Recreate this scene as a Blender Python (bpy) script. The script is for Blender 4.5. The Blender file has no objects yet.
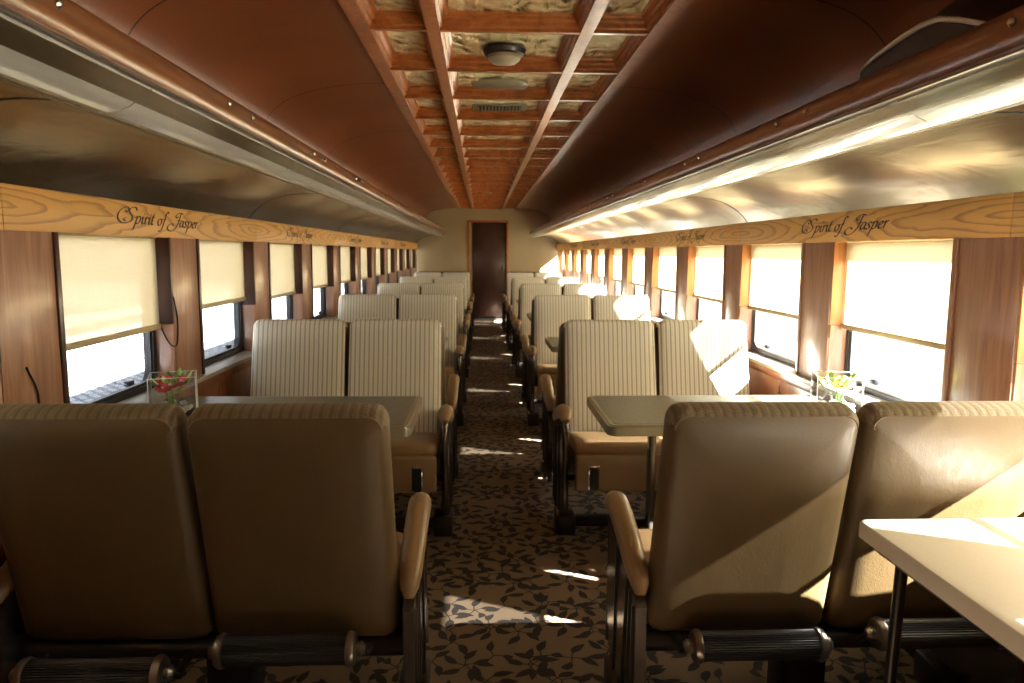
import bpy, bmesh, math, random
from mathutils import Vector, Matrix
C = bpy.context.scene
LK = C.collection.objects
R = random.Random(7)
PI = math.pi

# ------------------------------------------------------------------ camera
F_PX, PITCH, YAW, ROLL = 723.0, 0.1223, 0.0421, 0.0059
CAM = Vector((-0.1106, 0.0, 1.35))
fw = Vector((math.sin(YAW)*math.cos(PITCH), math.cos(YAW)*math.cos(PITCH), -math.sin(PITCH)))
rt = Vector((math.cos(YAW), -math.sin(YAW), 0)); up = rt.cross(fw)
rr = math.cos(ROLL)*rt + math.sin(ROLL)*up; ur = -math.sin(ROLL)*rt + math.cos(ROLL)*up
cd = bpy.data.cameras.new('camera'); cam = bpy.data.objects.new('camera', cd); LK.link(cam)
cam.matrix_world = Matrix(((rr.x, ur.x, -fw.x, CAM.x), (rr.y, ur.y, -fw.y, CAM.y), (rr.z, ur.z, -fw.z, CAM.z), (0, 0, 0, 1)))
cd.sensor_width = 36; cd.lens = F_PX*36/1024; cd.clip_start = 0.05; cd.clip_end = 300
cd.dof.use_dof = True; cd.dof.focus_distance = 2.3; cd.dof.aperture_fstop = 5.6
C.camera = cam

# ------------------------------------------------------------------ sky, sun, exposure
w = bpy.data.worlds.new('sky'); C.world = w; w.use_nodes = True
bg = w.node_tree.nodes['Background']; bg.inputs[0].default_value = (0.93, 0.95, 1.0, 1); bg.inputs[1].default_value = 1.6
sd = bpy.data.lights.new('sun', 'SUN'); so = bpy.data.objects.new('sun', sd); LK.link(so)
sd.energy = 150; sd.angle = math.radians(0.6); sd.color = (1, 0.95, 0.87)
so.rotation_euler = Vector((-1, 0.47, -0.78)).to_track_quat('-Z', 'Y').to_euler()
so.location = (6, -3, 6)
C.view_settings.view_transform = 'Standard'; C.view_settings.look = 'None'
C.view_settings.exposure = 0.56; C.view_settings.gamma = 1.0; C.view_settings.use_curve_mapping = False

# ------------------------------------------------------------------ node helpers
class NT:
    def __init__(s, name):
        s.m = bpy.data.materials.new(name); s.m.use_nodes = True; s.t = s.m.node_tree; s.n = s.t.nodes
        s.b = s.n['Principled BSDF']; s.out = s.n['Material Output']
    def new(s, t, **k):
        n = s.n.new(t)
        for a, v in k.items(): setattr(n, a, v)
        return n
    def l(s, a, b): s.t.links.new(a, b)
    def set(s, n, i, v):
        if hasattr(v, 'node'): s.l(v, n.inputs[i])
        else: n.inputs[i].default_value = v
    def math(s, op, a, b=None, c=None):
        n = s.new('ShaderNodeMath', operation=op); s.set(n, 0, a)
        if b is not None: s.set(n, 1, b)
        if c is not None: s.set(n, 2, c)
        return n.outputs[0]
    def coord(s, scale=(1, 1, 1), loc=(0, 0, 0), rot=(0, 0, 0), kind='Object'):
        c = s.new('ShaderNodeTexCoord'); m = s.new('ShaderNodeMapping')
        m.inputs['Scale'].default_value = scale; m.inputs['Location'].default_value = loc; m.inputs['Rotation'].default_value = rot
        s.l(c.outputs[kind], m.inputs['Vector']); return m.outputs[0]
    def world(s):
        g = s.new('ShaderNodeNewGeometry'); return g.outputs['Position']
    def map(s, v, scale=(1, 1, 1), loc=(0, 0, 0)):
        m = s.new('ShaderNodeMapping'); m.inputs['Scale'].default_value = scale; m.inputs['Location'].default_value = loc
        s.l(v, m.inputs['Vector']); return m.outputs[0]
    def noise(s, v, scale=5, detail=3, dist=0.0, rough=0.5):
        n = s.new('ShaderNodeTexNoise'); s.l(v, n.inputs['Vector']); n.inputs['Scale'].default_value = scale
        n.inputs['Detail'].default_value = detail; n.inputs['Distortion'].default_value = dist; n.inputs['Roughness'].default_value = rough
        return n.outputs['Fac']
    def ramp(s, f, stops):
        r = s.new('ShaderNodeValToRGB'); e = r.color_ramp.elements
        while len(e) < len(stops): e.new(0.5)
        for k, (p, c) in enumerate(stops): e[k].position = p; e[k].color = (*c, 1)
        s.l(f, r.inputs[0]); return r.outputs[0]
    def mix(s, f, a, b, mode='MIX'):
        n = s.new('ShaderNodeMix', data_type='RGBA', blend_type=mode)
        s.set(n, 0, f)
        for i, v in ((6, a), (7, b)):
            if hasattr(v, 'node'): s.l(v, n.inputs[i])
            else: n.inputs[i].default_value = (*v, 1)
        return n.outputs[2]
    def bump(s, h, strength=0.3, dist=0.005):
        b = s.new('ShaderNodeBump'); b.inputs['Strength'].default_value = strength; b.inputs['Distance'].default_value = dist
        s.l(h, b.inputs['Height']); s.l(b.outputs[0], s.b.inputs['Normal'])
    def base(s, c): s.set(s.b, 'Base Color', c if hasattr(c, 'node') else (*c, 1))
    def p(s, rough=0.5, metal=0.0, **k):
        s.set(s.b, 'Roughness', rough); s.set(s.b, 'Metallic', metal)
        for a, v in k.items(): s.b.inputs[a.replace('_', ' ')].default_value = v
        return s.m

def plain(name, col, rough=0.5, metal=0.0, var=0.15, nscale=20, bump=0.0, **k):
    t = NT(name); v = t.coord()
    f = t.noise(v, nscale, 4)
    t.base(t.mix(f, tuple(c*(1-var) for c in col), tuple(min(1, c*(1+var)) for c in col)))
    if bump: t.bump(t.noise(v, nscale*6, 3), bump, 0.002)
    return t.p(rough, metal, **k)

def wood(name, dark, mid, light, stretch=(14, 14, 1.2), rough=0.28, coat=0.4, big=2.0, bump=0.06, dist=1.2, fine=9):
    t = NT(name); wp = t.world()
    v = t.map(wp, stretch)
    a = t.noise(v, 1.6, 6 if dist else 3, dist, 0.6); b = t.noise(v, fine, 3 if not dist else 4, 0.3 if dist else 0, 0.6); c = t.noise(wp, big, 2)
    col = t.ramp(a, [(0.28, dark), (0.5, mid), (0.74, light)])
    col = t.mix(t.math('MULTIPLY', b, 0.55), col, dark)
    col = t.mix(t.math('MULTIPLY', c, 0.35), col, tuple(x*1.25 for x in mid))
    t.base(col); 
    if bump: t.bump(b, bump, 0.001)
    return t.p(rough, 0, Coat_Weight=coat, Coat_Roughness=0.15)

M = {}
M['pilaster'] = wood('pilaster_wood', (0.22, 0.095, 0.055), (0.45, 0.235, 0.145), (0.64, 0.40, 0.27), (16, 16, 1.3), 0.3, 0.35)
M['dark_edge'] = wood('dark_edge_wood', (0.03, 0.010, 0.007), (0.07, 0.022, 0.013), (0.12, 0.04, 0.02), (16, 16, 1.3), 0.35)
M['reveal'] = wood('reveal_wood', (0.30, 0.14, 0.09), (0.48, 0.27, 0.19), (0.62, 0.40, 0.30), (16, 16, 1.3), 0.35)
M['orange_reveal'] = wood('orange_reveal_wood', (0.25, 0.09, 0.03), (0.45, 0.19, 0.065), (0.58, 0.28, 0.11), (16, 16, 1.3), 0.35)
M['wainscot'] = wood('wainscot_wood', (0.12, 0.035, 0.015), (0.27, 0.085, 0.035), (0.40, 0.15, 0.07), (14, 14, 1.2), 0.35)
def ceil_wood():
    t = NT('ceiling_mahogany'); wp = t.world()
    a = t.noise(t.map(wp, (0.7, 1.6, 0.7)), 1.5, 2, 0, 0.4); b = t.noise(t.map(wp, (1.2, 40, 1.2)), 1.5, 2, 0, 0.5)
    col = t.mix(a, (0.15, 0.042, 0.014), (0.34, 0.105, 0.036))
    t.base(t.mix(t.math('MULTIPLY', b, 0.35), col, (0.12, 0.032, 0.011)))
    return t.p(0.30, 0, Coat_Weight=0.12, Coat_Roughness=0.3)
M['ceil_wood'] = ceil_wood()
M['coffer'] = wood('coffer_wood', (0.16, 0.040, 0.009), (0.42, 0.125, 0.030), (0.60, 0.22, 0.065), (8, 8, 8), 0.3, 0.5)
M['rail'] = wood('rail_wood', (0.09, 0.028, 0.009), (0.23, 0.08, 0.025), (0.34, 0.14, 0.05), (16, 1.2, 16), 0.28, 0.5)

def oak():
    t = NT('oak_board'); wp = t.world()
    # nested cathedral arches: rings squeezed along the board, one centre per board of 2.2 m
    sx = t.new('ShaderNodeSeparateXYZ'); t.l(wp, sx.inputs[0])
    u = t.math('PINGPONG', t.math('SUBTRACT', sx.outputs[1], 2.03), 1.1)
    nz = t.noise(t.map(wp, (1, 1.1, 7)), 1.6, 3, 0.6)
    cb = t.new('ShaderNodeCombineXYZ')
    t.l(t.math('MULTIPLY', u, 0.40), cb.inputs[0]); t.l(t.math('MULTIPLY', t.math('SUBTRACT', sx.outputs[2], 1.468), 3.9), cb.inputs[1])
    ln = t.new('ShaderNodeVectorMath', operation='LENGTH'); t.l(cb.outputs[0], ln.inputs[0])
    d = t.math('ADD', ln.outputs['Value'], t.math('MULTIPLY', nz, 0.20))
    sn = t.math('FRACT', t.math('MULTIPLY', d, 13.0))
    line = t.ramp(sn, [(0.0, (0.0,)*3), (0.62, (0.12,)*3), (0.9, (1,)*3), (1.0, (0.0,)*3)])
    fine = t.noise(t.map(wp, (60, 3, 90)), 2, 3)
    col = t.mix(line, (0.74, 0.38, 0.085), (0.36, 0.155, 0.03))
    col = t.mix(t.math('MULTIPLY', fine, 0.35), col, (0.42, 0.22, 0.065))
    t.base(col); return t.p(0.5, 0, Coat_Weight=0.08, Coat_Roughness=0.3)
M['oak'] = oak()

def stripe(name='striped_fabric', k=(1, 1, 1), bd=0.002):
    t = NT(name); c = t.new('ShaderNodeTexCoord'); sx = t.new('ShaderNodeSeparateXYZ'); t.l(c.outputs['Object'], sx.inputs[0])
    f = t.math('FRACT', t.math('MULTIPLY', t.math('ADD', sx.outputs[0], 2.0), 43.0))
    a = t.math('MULTIPLY', t.math('ABSOLUTE', t.math('SUBTRACT', f, 0.5)), 2.0)
    n = t.noise(c.outputs['Object'], 160, 2)
    col = t.ramp(a, [(p_, tuple(c_[i_]*k[i_] for i_ in range(3))) for p_, c_ in [(0.22, (0.47, 0.43, 0.34)), (0.42, (0.80, 0.77, 0.68)), (0.62, (0.88, 0.86, 0.78)), (1.0, (0.74, 0.71, 0.62))]])
    col = t.mix(t.math('MULTIPLY', n, 0.25), col, (0.38*k[0], 0.34*k[1], 0.27*k[2]))
    if bd > 0.005: col = t.mix(0.42, col, (0.17, 0.125, 0.07))
    t.base(col); t.bump(t.math('ADD', t.math('MULTIPLY', a, 0.6), n), 0.35, bd)
    return t.p(0.85, 0, Sheen_Weight=0.15)
M['stripe'] = stripe(); M['crest'] = stripe('shade_tinted_gathered_fabric', (0.34, 0.26, 0.165), 0.008)  # crest: same fabric, with the seat-top shade mixed into its colour

def vinyl(name, lo, hi, rough=0.42):
    t = NT(name); v = t.coord()
    g = t.noise(v, 260, 2); b = t.noise(t.map(v, (1, 1, 0.6)), 5, 5, 0.6); s = t.noise(t.map(v, (3, 3, 1)), 22, 5, 0.5, 0.7)
    t.base(t.mix(b, lo, hi))
    h = t.math('ADD', t.math('MULTIPLY', g, 0.25), t.math('ADD', t.math('MULTIPLY', b, 0.8), t.math('MULTIPLY', s, 0.25)))
    t.bump(h, 0.28, 0.006)
    t.l(t.ramp(s, [(0.3, (rough-0.08,)*3), (0.7, (rough+0.1,)*3)]), t.b.inputs['Roughness'])
    return t.m
M['vinyl'] = vinyl('brown_vinyl', (0.088, 0.054, 0.021), (0.165, 0.104, 0.044), 0.44)
M['tan'] = vinyl('tan_vinyl', (0.25, 0.15, 0.068), (0.37, 0.235, 0.118), 0.33)
M['thread'] = plain('seam_thread', (0.22, 0.145, 0.08), 0.7)
M['iron'] = plain('dark_seat_metal', (0.045, 0.038, 0.034), 0.35, 0.6)
M['panel_metal'] = plain('worn_side_metal', (0.16, 0.135, 0.115), 0.25, 0.75, 0.3, 9)
M['chrome'] = plain('chrome', (0.62, 0.58, 0.52), 0.16, 1.0)
M['endcap'] = plain('footrest_cap_metal', (0.30, 0.27, 0.23), 0.3, 0.9)
M['rubber'] = plain('black_rubber', (0.018, 0.018, 0.022), 0.38, 0.0)
M['window_black'] = plain('black_window_rubber', (0.02, 0.02, 0.025), 0.3, 0.1)
M['window_metal'] = plain('window_sash_metal', (0.35, 0.34, 0.32), 0.3, 0.8)
M['hem'] = plain('shade_hem_bar', (0.50, 0.38, 0.20), 0.5)
M['sill'] = plain('sill_paint', (0.42, 0.38, 0.33), 0.3, 0.3)
M['cream'] = plain('cream_end_wall', (0.36, 0.275, 0.145), 0.5, 0, 0.1, 3)
M['door_dark'] = wood('door_dark_wood', (0.02, 0.007, 0.004), (0.045, 0.015, 0.008), (0.07, 0.025, 0.012), (16, 16, 1.2), 0.4)
M['white_table'] = plain('speckled_white_plastic', (0.90, 0.86, 0.77), 0.45, 0, 0.05, 90, 0.2)
M['outer'] = plain('car_body_metal', (0.5, 0.5, 0.5), 0.5, 0.3)
M['paper_white'] = plain('white_plastic', (0.75, 0.70, 0.60), 0.5)
M['ink'] = plain('burnt_lettering', (0.045, 0.022, 0.010), 0.6)
M['lamp_glass'] = plain('aged_lamp_glass', (0.34, 0.28, 0.19), 0.35)
M['red_petal'] = plain('red_petal', (0.62, 0.02, 0.04), 0.5)
M['yellow_petal'] = plain('yellow_petal', (0.85, 0.62, 0.08), 0.5)
M['leaf'] = plain('green_leaf', (0.12, 0.30, 0.06), 0.5)
M['leaf_pale'] = plain('pale_green_leaf', (0.35, 0.50, 0.12), 0.5)
M['pebble'] = plain('grey_pebble', (0.45, 0.43, 0.40), 0.5, 0, 0.4, 40)
M['bag'] = plain('dark_brown_pelt', (0.028, 0.015, 0.010), 0.55, 0, 0.5, 60, 0.6)
M['bag_edge'] = plain('pale_fleece', (0.60, 0.52, 0.38), 0.9, 0, 0.25, 120, 0.8)

def lino():
    t = NT('grey_green_table_laminate'); v = t.coord()
    a = t.noise(v, 60, 5, 0, 0.7); b = t.noise(v, 6, 3)
    col = t.ramp(a, [(0.35, (0.11, 0.105, 0.07)), (0.65, (0.21, 0.20, 0.14))])
    t.base(t.mix(t.math('MULTIPLY', b, 0.4), col, (0.12, 0.10, 0.07))); return t.p(0.3)
M['lino'] = lino()
M['table_edge'] = plain('table_edge_band', (0.36, 0.33, 0.24), 0.3, 0.5)

def brushed(name, lo, hi, rough, metal, sc=(30, 1.0, 30), bump=0.15):
    t = NT(name); wp = t.world()
    a = t.noise(t.map(wp, sc), 1.5, 5); b = t.noise(t.map(wp, (2, 1, 2)), 2.2, 4, 0.8)
    t.base(t.mix(t.math('ADD', t.math('MULTIPLY', a, 0.5), t.math('MULTIPLY', b, 0.5)), lo, hi))
    t.bump(b, bump, 0.05); return t.p(rough, metal)
M['under'] = brushed('satin_bronze_panel', (0.11, 0.084, 0.054), (0.19, 0.152, 0.102), 0.26, 0.97)
M['lens'] = brushed('ribbed_light_lens', (0.62, 0.60, 0.54), (0.86, 0.85, 0.80), 0.18, 0.5, (60, 0.8, 60), 0.08)
M['black_line'] = plain('black_gasket', (0.012, 0.010, 0.009), 0.6)

def tin():
    t = NT('pressed_tin'); wp = t.world()
    v = t.map(wp, (1, 0.42, 0.0))
    vo = t.new('ShaderNodeTexVoronoi', feature='SMOOTH_F1'); t.l(v, vo.inputs['Vector']); vo.inputs['Scale'].default_value = 14
    wv = t.new('ShaderNodeTexWave', wave_type='RINGS', rings_direction='SPHERICAL'); wv.inputs['Scale'].default_value = 7; wv.inputs['Distortion'].default_value = 12; wv.inputs['Detail'].default_value = 2
    t.l(v, wv.inputs['Vector'])
    n = t.noise(v, 26, 4, 2.0, 0.65)
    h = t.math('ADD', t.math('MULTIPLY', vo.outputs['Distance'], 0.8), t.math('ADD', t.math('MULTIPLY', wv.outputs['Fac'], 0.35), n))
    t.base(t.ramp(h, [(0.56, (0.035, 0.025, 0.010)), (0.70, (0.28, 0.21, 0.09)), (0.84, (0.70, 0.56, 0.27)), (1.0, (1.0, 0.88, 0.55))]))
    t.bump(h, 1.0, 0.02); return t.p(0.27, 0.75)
M['tin'] = tin()

def shade():
    t = NT('cream_roller_shade'); v = t.coord()
    n = t.noise(t.map(v, (1, 120, 3)), 3, 2); n2 = t.noise(t.map(v, (1, 3, 120)), 3, 2)
    col = t.mix(t.math('MULTIPLY', t.math('ADD', n, n2), 0.5), (0.66, 0.52, 0.28), (0.84, 0.69, 0.42))
    t.base(col); t.p(0.8)
    tr = t.new('ShaderNodeBsdfTranslucent'); t.l(col, tr.inputs[0]); mx = t.new('ShaderNodeMixShader'); mx.inputs[0].default_value = 0.36
    t.l(t.b.outputs[0], mx.inputs[1]); t.l(tr.outputs[0], mx.inputs[2]); tp = t.new('ShaderNodeBsdfTransparent'); m2 = t.new('ShaderNodeMixShader'); m2.inputs[0].default_value = 0.07   # open weave lets a little sun straight through
    t.l(mx.outputs[0], m2.inputs[1]); t.l(tp.outputs[0], m2.inputs[2]); t.l(m2.outputs[0], t.out.inputs[0]); return t.m
M['shade'] = shade()

def pane(name, gl=0.08, tint=(1, 1, 1)):
    t = NT(name); tr = t.new('ShaderNodeBsdfTransparent'); tr.inputs[0].default_value = (*tint, 1)
    g = t.new('ShaderNodeBsdfGlossy'); g.inputs['Roughness'].default_value = 0.03
    fr = t.new('ShaderNodeFresnel'); fr.inputs[0].default_value = 1.45
    mx = t.new('ShaderNodeMixShader'); t.l(t.math('ADD', t.math('MULTIPLY', fr.outputs[0], 0.6), gl*0.3), mx.inputs[0])
    t.l(tr.outputs[0], mx.inputs[1]); t.l(g.outputs[0], mx.inputs[2]); t.l(mx.outputs[0], t.out.inputs[0]); return t.m
M['glass'] = pane('window_glass', 0.05, (0.93, 0.96, 0.97)); M['edge_acrylic'] = plain('polished_acrylic_edge', (0.75, 0.80, 0.80), 0.15, 0, 0.05); M['acrylic'] = pane('clear_acrylic', 0.15, (0.985, 0.99, 0.99))

def carpet():
    t = NT('leaf_carpet'); wp = t.world()
    masks = []
    for k, (sc, off, nl, L, wd) in enumerate([(5.0, (0.0, 0.0), 5, 0.098, 0.0155), (4.8, (3.37, 1.71), 4, 0.10, 0.016), (5.6, (7.1, 5.3), 3, 0.09, 0.014)]):
        v = t.map(wp, (1, 1, 0), (off[0], off[1], 0))
        vo = t.new('ShaderNodeTexVoronoi', voronoi_dimensions='2D', feature='F1'); t.l(v, vo.inputs['Vector']); vo.inputs['Scale'].default_value = sc; vo.inputs['Randomness'].default_value = 0.75
        df = t.new('ShaderNodeVectorMath', operation='SUBTRACT'); t.l(v, df.inputs[0]); t.l(vo.outputs['Position'], df.inputs[1])
        s = t.new('ShaderNodeSeparateXYZ'); t.l(df.outputs[0], s.inputs[0])
        rc = t.new('ShaderNodeSeparateColor'); t.l(vo.outputs['Color'], rc.inputs[0])
        r = t.math('SQRT', t.math('ADD', t.math('MULTIPLY', s.outputs[0], s.outputs[0]), t.math('MULTIPLY', s.outputs[1], s.outputs[1])))
        th = t.math('ADD', t.math('ARCTAN2', s.outputs[1], s.outputs[0]), t.math('MULTIPLY', rc.outputs[0], 6.28))
        # bend the leaves with radius
        th = t.math('ADD', th, t.math('MULTIPLY', r, 5.0))
        sec = 2*PI/nl
        thm = t.math('SUBTRACT', t.math('FLOORED_MODULO', th, sec), sec/2)
        u = t.math('MULTIPLY', r, t.math('COSINE', thm)); vv = t.math('ABSOLUTE', t.math('MULTIPLY', r, t.math('SINE', thm)))
        un = t.math('DIVIDE', t.math('SUBTRACT', u, 0.028), L-0.028)
        prof = t.math('MULTIPLY', t.math('SINE', t.math('MULTIPLY', t.math('POWER', t.math('MAXIMUM', t.math('MINIMUM', un, 1), 0), 0.8), PI)), wd)
        prof = t.math('MAXIMUM', prof, t.math('MULTIPLY', t.math('LESS_THAN', u, L*0.9), 0.0022))
        leaf = t.math('GREATER_THAN', prof, vv)
        masks.append(leaf)
    m = t.math('MAXIMUM', t.math('MAXIMUM', masks[0], masks[1]), masks[2])
    n = t.noise(wp, 420, 2, 0, 0.8); b = t.noise(wp, 3, 3)
    ground = t.mix(n, (0.13, 0.085, 0.05), (0.37, 0.26, 0.16))
    ground = t.mix(t.math('MULTIPLY', b, 0.4), ground, (0.14, 0.085, 0.045))
    leafc = t.mix(n, (0.014, 0.011, 0.010), (0.045, 0.034, 0.026))
    t.base(t.mix(m, ground, leafc)); t.bump(n, 0.5, 0.004); return t.p(0.95)
M['carpet'] = carpet()

def pavers():
    t = NT('pale_pavers'); v = t.map(t.world(), (1, 1, 1))
    mp = t.new('ShaderNodeMapping'); mp.inputs['Rotation'].default_value = (0, 0, PI/4); t.l(v, mp.inputs[0])
    br = t.new('ShaderNodeTexBrick'); br.inputs['Scale'].default_value = 1.7; br.inputs['Mortar Size'].default_value = 0.05; t.l(mp.outputs[0], br.inputs[0])
    br.inputs['Color1'].default_value = (0.66, 0.68, 0.70, 1); br.inputs['Color2'].default_value = (0.58, 0.60, 0.64, 1); br.inputs['Mortar'].default_value = (0.20, 0.22, 0.28, 1)
    br.offset = 0.0
    t.l(br.outputs[0], t.b.inputs['Base Color']); return t.p(0.8)
M['pavers'] = pavers()
M['gravel'] = plain('pale_gravel', (0.13, 0.13, 0.13), 0.9, 0, 0.2, 3)

# ------------------------------------------------------------------ mesh helpers
class G:
    """vertex and face collector"""
    def __init__(s): s.v = []; s.f = []
    def add(s, vs, fs):
        o = len(s.v); s.v += [tuple(x) for x in vs]; s.f += [tuple(i+o for i in f) for f in fs]; return s
    def box(s, x0, x1, y0, y1, z0, z1, b=0.0):
        if b:
            bm = bmesh.new(); bmesh.ops.create_cube(bm, size=1)
            for q in bm.verts: q.co = Vector(((x0+x1)/2+q.co.x*(x1-x0), (y0+y1)/2+q.co.y*(y1-y0), (z0+z1)/2+q.co.z*(z1-z0)))
            bmesh.ops.bevel(bm, geom=bm.edges[:], offset=b, segments=2, affect='EDGES', profile=0.5)
            bm.verts.index_update(); s.add([q.co[:] for q in bm.verts], [[q.index for q in f.verts] for f in bm.faces]); bm.free(); return s
        v = [(x, y, z) for x in (x0, x1) for y in (y0, y1) for z in (z0, z1)]
        return s.add(v, [(0, 1, 3, 2), (4, 6, 7, 5), (0, 4, 5, 1), (2, 3, 7, 6), (0, 2, 6, 4), (1, 5, 7, 3)])
    def prism(s, poly, a0, a1, axis='x'):
        """poly of 2-D points extruded along axis"""
        f = {'x': lambda p, a: (a, p[0], p[1]), 'y': lambda p, a: (p[0], a, p[1]), 'z': lambda p, a: (p[0], p[1], a)}[axis]
        n = len(poly); v = [f(p, a0) for p in poly]+[f(p, a1) for p in poly]
        return s.add(v, [tuple(range(n))[::-1], tuple(range(n, 2*n))]+[(i, (i+1) % n, (i+1) % n+n, i+n) for i in range(n)])
    def tube(s, pts, r, n=10, caps=True, flat=(1, 1)):
        pts = [Vector(p) for p in pts]; rs = r if isinstance(r, (list, tuple)) else [r]*len(pts)
        v = []; prev = None
        for i, p in enumerate(pts):
            d = (pts[min(i+1, len(pts)-1)]-pts[max(i-1, 0)]).normalized()
            if prev is None: a = Vector((0, 0, 1)) if abs(d.z) < 0.9 else Vector((1, 0, 0)); x = d.cross(a).normalized()
            else: x = (prev-d*prev.dot(d)).normalized()
            prev = x; y = d.cross(x)
            for k in range(n):
                t = 2*PI*k/n; v.append(p+(x*math.cos(t)*flat[0]+y*math.sin(t)*flat[1])*rs[i])
        f = []
        for i in range(len(pts)-1):
            for k in range(n): a = i*n+k; b = i*n+(k+1) % n; f.append((a, b, b+n, a+n))
        if caps: f.append(tuple(range(n))[::-1]); f.append(tuple(range((len(pts)-1)*n, len(pts)*n)))
        return s.add(v, f)
    def lathe(s, prof, c=(0, 0, 0), n=20, axis='z'):
        v = []
        for (r, h) in prof:
            for k in range(n):
                t = 2*PI*k/n; a, b = r*math.cos(t), r*math.sin(t)
                v.append({'z': (c[0]+a, c[1]+b, c[2]+h), 'x': (c[0]+h, c[1]+a, c[2]+b), 'y': (c[0]+a, c[1]+h, c[2]+b)}[axis])
        f = []
        for i in range(len(prof)-1):
            for k in range(n): a = i*n+k; b = i*n+(k+1) % n; f.append((a, b, b+n, a+n))
        f.append(tuple(range(n))); f.append(tuple(range((len(prof)-1)*n, len(prof)*n)))
        return s.add(v, f)
    def skin(s, prof, y0, y1, th, axis='y'):
        """open polyline prof (2-D) thickened by th along its normal, extruded along y: a bent sheet"""
        n = len(prof); P = [Vector(p) for p in prof]; off = []
        for i, p in enumerate(P):
            d = (P[min(i+1, n-1)]-P[max(i-1, 0)]).normalized(); off.append(p+Vector((-d.y, d.x))*th)
        return s.prism([tuple(p) for p in P]+[tuple(p) for p in off[::-1]], y0, y1, axis)

def obj(name, g, m, parent=None, smooth=35, label=None):
    me = bpy.data.meshes.new(name); me.from_pydata(g.v, [], g.f); me.update()
    bm = bmesh.new(); bm.from_mesh(me); bmesh.ops.recalc_face_normals(bm, faces=bm.faces); bm.to_mesh(me); bm.free()
    if smooth:
        me.polygons.foreach_set('use_smooth', [True]*len(me.polygons)); me.set_sharp_from_angle(angle=math.radians(smooth))
    me.materials.append(M[m])
    o = bpy.data.objects.new(name, me); LK.link(o)
    if parent: o.parent = parent
    if label: o['label'] = label
    return o
def inst(name, src, parent=None, loc=(0, 0, 0), rot=(0, 0, 0), scale=(1, 1, 1)):
    o = bpy.data.objects.new(name, src.data); LK.link(o); o.location = loc; o.rotation_euler = rot; o.scale = scale
    if parent: o.parent = parent
    return o
def thing(name, label, cat, loc=(0, 0, 0), rz=0.0, group=None):
    o = bpy.data.objects.new(name, None); LK.link(o); o.empty_display_size = 0.1
    o.location = loc; o.rotation_euler = (0, 0, rz); tag(o, label, cat, group); return o
def tag(o, label, cat, group=None):
    o['label'] = label; o['category'] = cat
    if group: o['group'] = group
    return o
def struct(o): o['kind'] = 'structure'; return o
def sroot(name):
    o = bpy.data.objects.new(name, None); LK.link(o); o['kind'] = 'structure'; return o
def dup(root, loc, rz=None, label=None, sx=None):
    r = root.copy(); LK.link(r); r.location = loc
    if rz is not None: r.rotation_euler = (0, 0, rz)
    if label: r['label'] = label
    def rec(a, b):
        for ch in list(a.children):
            c = ch.copy(); LK.link(c); c.parent = b; rec(ch, c)
    rec(root, r); return r

# ------------------------------------------------------------------ layout constants
W = 1.40              # face of pilasters and oak boards
Y0, PW = 2.274, 1.1033  # far edge of pilaster 0, window pitch
PIL = 0.31            # pilaster width
YE, YB = 14.62, -0.87   # end wall ahead, wall behind the camera
BAY = 2*PW
KMIN, KMAX = -2, 11
ZS = 0.775            # sill
ZB0, ZB1 = 1.402, 1.528

# ------------------------------------------------------------------ floor, roof, walls
fl = struct(obj('floor', G().box(-1.52, 1.52, YB, YE, -0.06, 0), 'carpet', smooth=0))
ce = struct(obj('ceiling', G().box(-1.58, 1.58, YB-0.1, YE+0.1, 2.40, 2.45), 'outer', smooth=0))

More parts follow.
